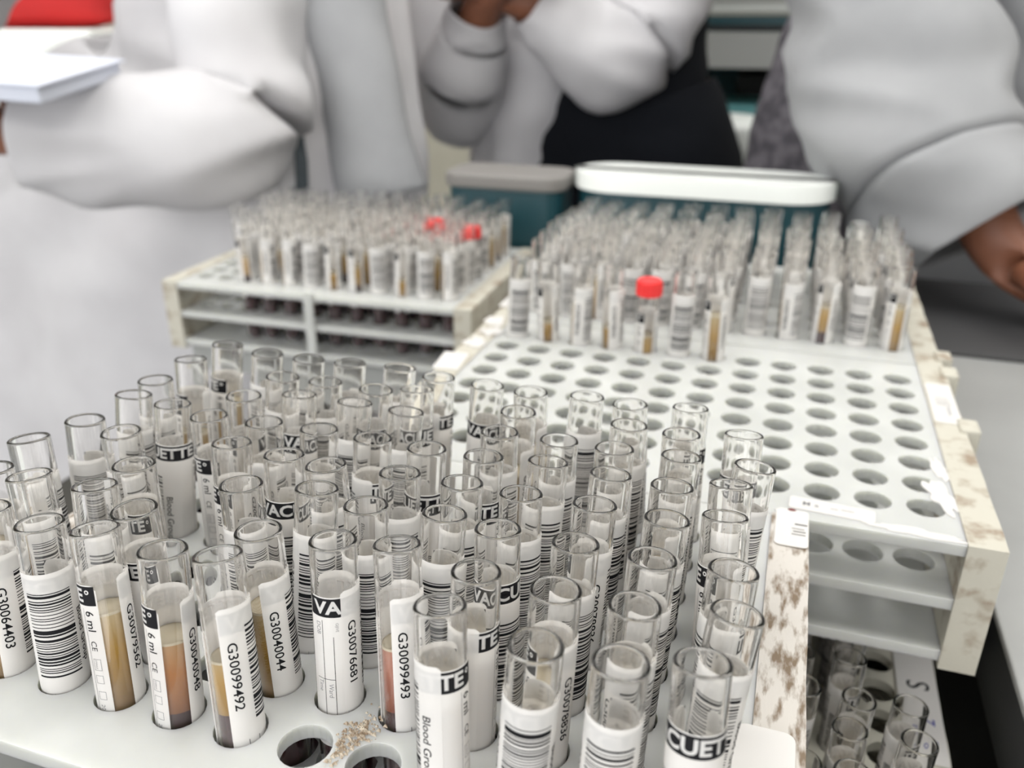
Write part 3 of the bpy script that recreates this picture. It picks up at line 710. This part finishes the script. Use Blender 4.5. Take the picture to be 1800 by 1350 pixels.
def loft(name, rings, m, parent, seed=0, n=64, folds=(0, 0), wrinkle=0, thick=.0025, a_range=None):
    """rings: (cx, cy, cz, rx, ry, tangent or None)"""
    b = MB(); vs = []; fs = []; R_ = []
    # refine rings by smooth interpolation
    for i in range(len(rings)-1):
        p0 = rings[max(0, i-1)]; p1 = rings[i]; p2 = rings[i+1]; p3 = rings[min(len(rings)-1, i+2)]
        K = 9
        for k in range(K):
            t = k/K; t2 = t*t; t3 = t2*t
            R_.append(tuple(.5*((2*b1)+(-a1+c1)*t+(2*a1-5*b1+4*c1-d1)*t2+(-a1+3*b1-3*c1+d1)*t3) for a1, b1, c1, d1 in zip(p0, p1, p2, p3)))
    R_.append(tuple(rings[-1]))
    full = a_range is None
    for j, q in enumerate(R_):
        c = Vector(q[:3]); a = R_[max(0, j-1)]; d = R_[min(len(R_)-1, j+1)]
        T = (Vector(d[:3])-Vector(a[:3])).normalized()
        if abs(T.z) > .75: X = Vector((1, 0, 0)); X = (X-T*X.dot(T)).normalized(); Y = T.cross(X)
        else: X = Vector((0, 0, 1)); X = (X-T*X.dot(T)).normalized(); Y = T.cross(X)
        if abs(T.z) > .75 and Y.y < 0: Y = -Y
        for i in range(n if full else n+1):
            al = 2*PI*i/n if full else a_range[0]+(a_range[1]-a_range[0])*i/n
            kf = 1+folds[0]*math.sin(al*folds[1]+2.0*noise.noise((q[2]*.004, seed, al)))*(.3+.7*j/len(R_))
            p = c+X*math.cos(al)*q[3]*kf+Y*math.sin(al)*q[4]*kf
            if wrinkle:
                nn = noise.noise(p*.011+Vector((seed, 0, 0)))*wrinkle*1.3
                nn += (1-abs(noise.noise(Vector((p.x*.006+seed, p.y*.006, p.z*.02)))*2.4))*wrinkle*.7
                p = p+(p-c).normalized()*nn
            vs.append(P(*p)-parent.location)
    N = n if full else n+1
    for j in range(len(R_)-1):
        for i in range(n):
            i2 = (i+1) % N; fs.append((j*N+i, j*N+i2, (j+1)*N+i2, (j+1)*N+i))
    b.add(vs, fs); o = b.build(name, M[m], parent, None, True, scale=1.0)
    s = o.modifiers.new('cloth_thickness', 'SOLIDIFY'); s.thickness = thick; s.offset = 0
    return o, R_
def strip_on(name, pts, w_, m, parent, th=2.0):
    b = MB(); n = len(pts)
    for i in range(n-1):
        p, q = Vector(pts[i]), Vector(pts[i+1])
        v = [p+Vector((-w_/2, -th, 0)), p+Vector((w_/2, -th, 0)), q+Vector((w_/2, -th, 0)), q+Vector((-w_/2, -th, 0)),
             p+Vector((-w_/2, 6, 0)), p+Vector((w_/2, 6, 0)), q+Vector((w_/2, 6, 0)), q+Vector((-w_/2, 6, 0))]
        b.add([P(*x)-parent.location for x in v], [(0, 1, 2, 3), (0, 4, 5, 1), (1, 5, 6, 2), (2, 6, 7, 3), (3, 7, 4, 0)])
    return b.build(name, M[m], parent, scale=1.0)
def edge_on(name, coat, n, zs, w_, m, parent):
    """a narrow band laid on a coat: zs = [(height mm, angle deg)] from top to bottom"""
    me = coat.data; N = len(me.vertices)//n; b = MB(); pts = []
    for j in range(N):
        z = sum((me.vertices[j*n+i].co.z+parent.location.z-TOP)*1000 for i in range(n))/n
        if z > zs[0][0] or z < zs[-1][0]: continue
        for (z0, a0), (z1, a1) in zip(zs, zs[1:]):
            if z1 <= z <= z0: al = a0+(a1-a0)*(z0-z)/(z0-z1); break
        f = al/360*n; i = int(f) % n; t = f-int(f)
        p = me.vertices[j*n+i].co.lerp(me.vertices[j*n+(i+1) % n].co, t); q = me.vertices[j*n+(i+1) % n].co
        tg = (q-me.vertices[j*n+i].co).normalized(); nr = Vector((tg.y, -tg.x, 0)).normalized()
        pts.append((p, tg, nr))
    vs = []; fs = []
    for p, tg, nr in pts:
        h = w_/2000
        vs += [p-tg*h+nr*.004, p+tg*h+nr*.004, p+tg*h-nr*.004, p-tg*h-nr*.004]
    for k in range(len(pts)-1):
        for e in range(4): fs.append((4*k+e, 4*k+(e+1) % 4, 4*k+4+(e+1) % 4, 4*k+4+e))
    b.add(vs, fs); return b.build(name, M[m], parent, scale=1.0)
def trousers(parent, hip, legs, m, r=95):
    hx, hy, hz = hip
    for s_, (kn, an) in zip((-1, 1), legs):
        loft('trouser_leg', [(hx+s_*38, hy, hz+45, r*.95, r*1.0), (hx+s_*80, hy, hz-90, r*1.05, r*1.05), (*kn, r*.85, r*.85), (an[0], an[1], an[2]+20, r*.7, r*.7)], m, parent, seed=s_+3, n=32, wrinkle=5)
def shoes(parent, legs):
    for kn, an in legs:
        b = MB(); pts = [(an[0]+48*math.cos(a), an[1]-60+125*math.sin(a)) for a in [2*PI*k/20 for k in range(20)]]
        slab_poly(b, pts, -898, -835)
        o = b.build('shoe', M['black'], parent, P(0, 0, 0)-parent.location, bevel=.015)

def person_left():
    t = empty('person', P(-680, 600, -900)); tag(t, 'person at left in white coat with dark edging, forearm across, holding papers', 'person')
    hip = (-720, 610, -20); chest = (-622, 622, 330)
    legs = [((-790, 610, -430), (-790, 630, -815)), ((-600, 610, -430), (-600, 630, -815))]
    body(t, hip, chest, (-730, 620, 420), (-535, 600, 420), [(-1005, 560, 235), (-830, 352, 128)], [(-530, 432, 100), (-695, 336, 70)], legs,
         [((.35, -.3, -.05), (0, .2, 1), .5), ((-1, -.1, .15), (.1, -.2, 1), .6)])
    face_hair(t, chest)
    ct, _ = loft('coat', [(-620, 615, 480, 120, 75), (-620, 612, 420, 180, 100), (-614, 605, 300, 180, 112), (-605, 598, 180, 176, 118), (-622, 592, 60, 216, 126), (-712, 585, -70, 300, 138), (-790, 580, -230, 365, 150), (-810, 580, -480, 400, 160)],
         'cloth', t, seed=1, folds=(.05, 11), wrinkle=7, n=110)
    loft('sleeve', [(-535, 590, 440, 58, 60), (-552, 535, 290, 60, 62), (-545, 475, 165, 62, 60), (-522, 428, 92, 58, 56), (-585, 388, 66, 56, 50), (-650, 354, 64, 52, 46), (-708, 332, 72, 36, 36)], 'cloth', t, seed=4, wrinkle=13, n=64)
    loft('sleeve', [(-730, 615, 435, 70, 70), (-880, 600, 330, 66, 66), (-1000, 555, 235, 60, 58), (-930, 440, 170, 52, 48), (-845, 372, 132, 38, 36)], 'cloth', t, seed=6, wrinkle=11, n=56)
    edge_on('edging_and_gap_band', ct, 110, [(330, 286), (200, 291), (60, 306), (0, 311)], 14, 'piping_and_gap', t)
    loft('coat_lapel', [(-462, 530, 330, 44, 24), (-455, 522, 200, 46, 24), (-440, 516, 100, 48, 24), (-418, 512, 0, 52, 22)], 'cloth_grey', t, seed=8, wrinkle=3, n=24)
    trousers(t, hip, legs, 'black_cloth'); shoes(t, legs)
    # the papers in the hand
    p = empty('paper_stack', P(-680, 300, 125)); tag(p, 'thick stack of bluish papers held at the left edge', 'papers')
    b = MB(); b.box((-130, -70, 0), (72, 60, 14)); b.build('page_block', M['bluepaper'], p, bevel=.002)
    b = MB(); b.box((-134, -74, 14.2), (76, 64, 16)); b.build('cover_sheet', M['bluepaper'], p)
    p.rotation_euler = (math.radians(6), math.radians(3), math.radians(12))
person_left()

def person_middle():
    t = empty('person', P(-260, 860, -900)); tag(t, 'person in an open white coat behind the racks, hands clasped, black trousers', 'person')
    hip = (-235, 870, 30); chest = (-265, 880, 350)
    legs = [((-330, 860, -400), (-335, 880, -815)), ((-150, 860, -400), (-145, 880, -815))]
    body(t, hip, chest, (-420, 870, 440), (-165, 870, 440), [(-440, 790, 80), (-362, 686, 194)], [(-207, 782, 140), (-313, 688, 200)], legs,
         [((.45, -.35, .35), (.3, 0, 1), 1.5), ((-.6, -.3, .3), (-.3, 0, 1), 1.5)])
    face_hair(t, chest)
    loft('coat', [(-265, 880, 500, 120, 75), (-265, 880, 440, 185, 100), (-270, 872, 330, 185, 115), (-290, 868, 210, 150, 112), (-325, 862, 110, 105, 100), (-350, 860, -20, 88, 95), (-365, 860, -200, 90, 100)], 'cloth', t, seed=11, folds=(.07, 7), wrinkle=8, n=90)
    loft('sleeve', [(-420, 870, 440, 70, 70), (-448, 840, 260, 66, 64), (-440, 785, 95, 58, 56), (-415, 745, 105, 50, 48), (-385, 713, 162, 38, 38), (-366, 690, 190, 32, 32)], 'cloth', t, seed=13, wrinkle=10, n=48)
    loft('sleeve', [(-170, 870, 440, 68, 70), (-182, 840, 290, 72, 70), (-205, 785, 155, 70, 62), (-248, 735, 146, 56, 50), (-290, 705, 180, 40, 38), (-308, 692, 196, 34, 33)], 'cloth', t, seed=15, wrinkle=12, n=48)
    loft('black_top', [(-262, 880, 430, 150, 100), (-256, 876, 250, 128, 104), (-246, 872, 100, 130, 106), (-238, 868, -20, 140, 106)], 'black_cloth', t, seed=31, wrinkle=4, n=48)
    trousers(t, hip, legs, 'black_cloth', 98); shoes(t, legs)
person_middle()

def person_right():
    t = empty('person', P(180, 760, -900)); tag(t, 'person in a grey-white coat at the right leaning one hand on the bench', 'person')
    hip = (115, 760, 40); chest = (210, 740, 350)
    legs = [((40, 770, -400), (40, 790, -815)), ((215, 770, -400), (215, 790, -815))]
    body(t, hip, chest, (70, 690, 440), (370, 730, 440), [(74, 572, 190), (186, 462, -2)], [(420, 640, 180), (380, 520, 40)], legs,
         [((.75, -.35, -.42), (-.3, -.9, .2), .9), ((-.2, -1, -.5), (-1, 0, .2), .5)])
    face_hair(t, chest)
    ct, _ = loft('coat', [(225, 740, 500, 120, 75), (225, 740, 440, 175, 105), (245, 735, 330, 165, 120), (275, 725, 200, 150, 128), (290, 720, 80, 158, 132), (300, 720, -80, 172, 138), (310, 720, -300, 190, 145)], 'cloth_grey', t, seed=21, folds=(.05, 6), wrinkle=8, n=90)
    loft('sleeve', [(76, 690, 450, 74, 74), (64, 608, 300, 72, 74), (66, 566, 190, 74, 76), (98, 532, 118, 82, 78), (128, 498, 62, 74, 72), (152, 474, 26, 54, 56), (163, 466, 12, 46, 48)], 'cloth_grey', t, seed=24, wrinkle=15, n=72)
    loft('sleeve', [(375, 730, 440, 75, 75), (420, 690, 290, 76, 74), (430, 630, 180, 70, 68), (410, 560, 90, 50, 50)], 'cloth_grey', t, seed=27, wrinkle=10, n=48)
    loft('checked_skirt', [(95, 765, 200, 105, 80), (88, 760, 100, 120, 85), (78, 758, -50, 130, 92), (80, 758, -350, 135, 100)], 'plaid', t, seed=29, folds=(.04, 6), wrinkle=4, n=64)
    edge_on('edging_and_gap_band', ct, 90, [(340, 208), (200, 212), (60, 226)], 16, 'piping_and_gap', t)  # shaded gap beside the sleeve, painted as a dark band on the coat
    shoes(t, legs)
person_right()
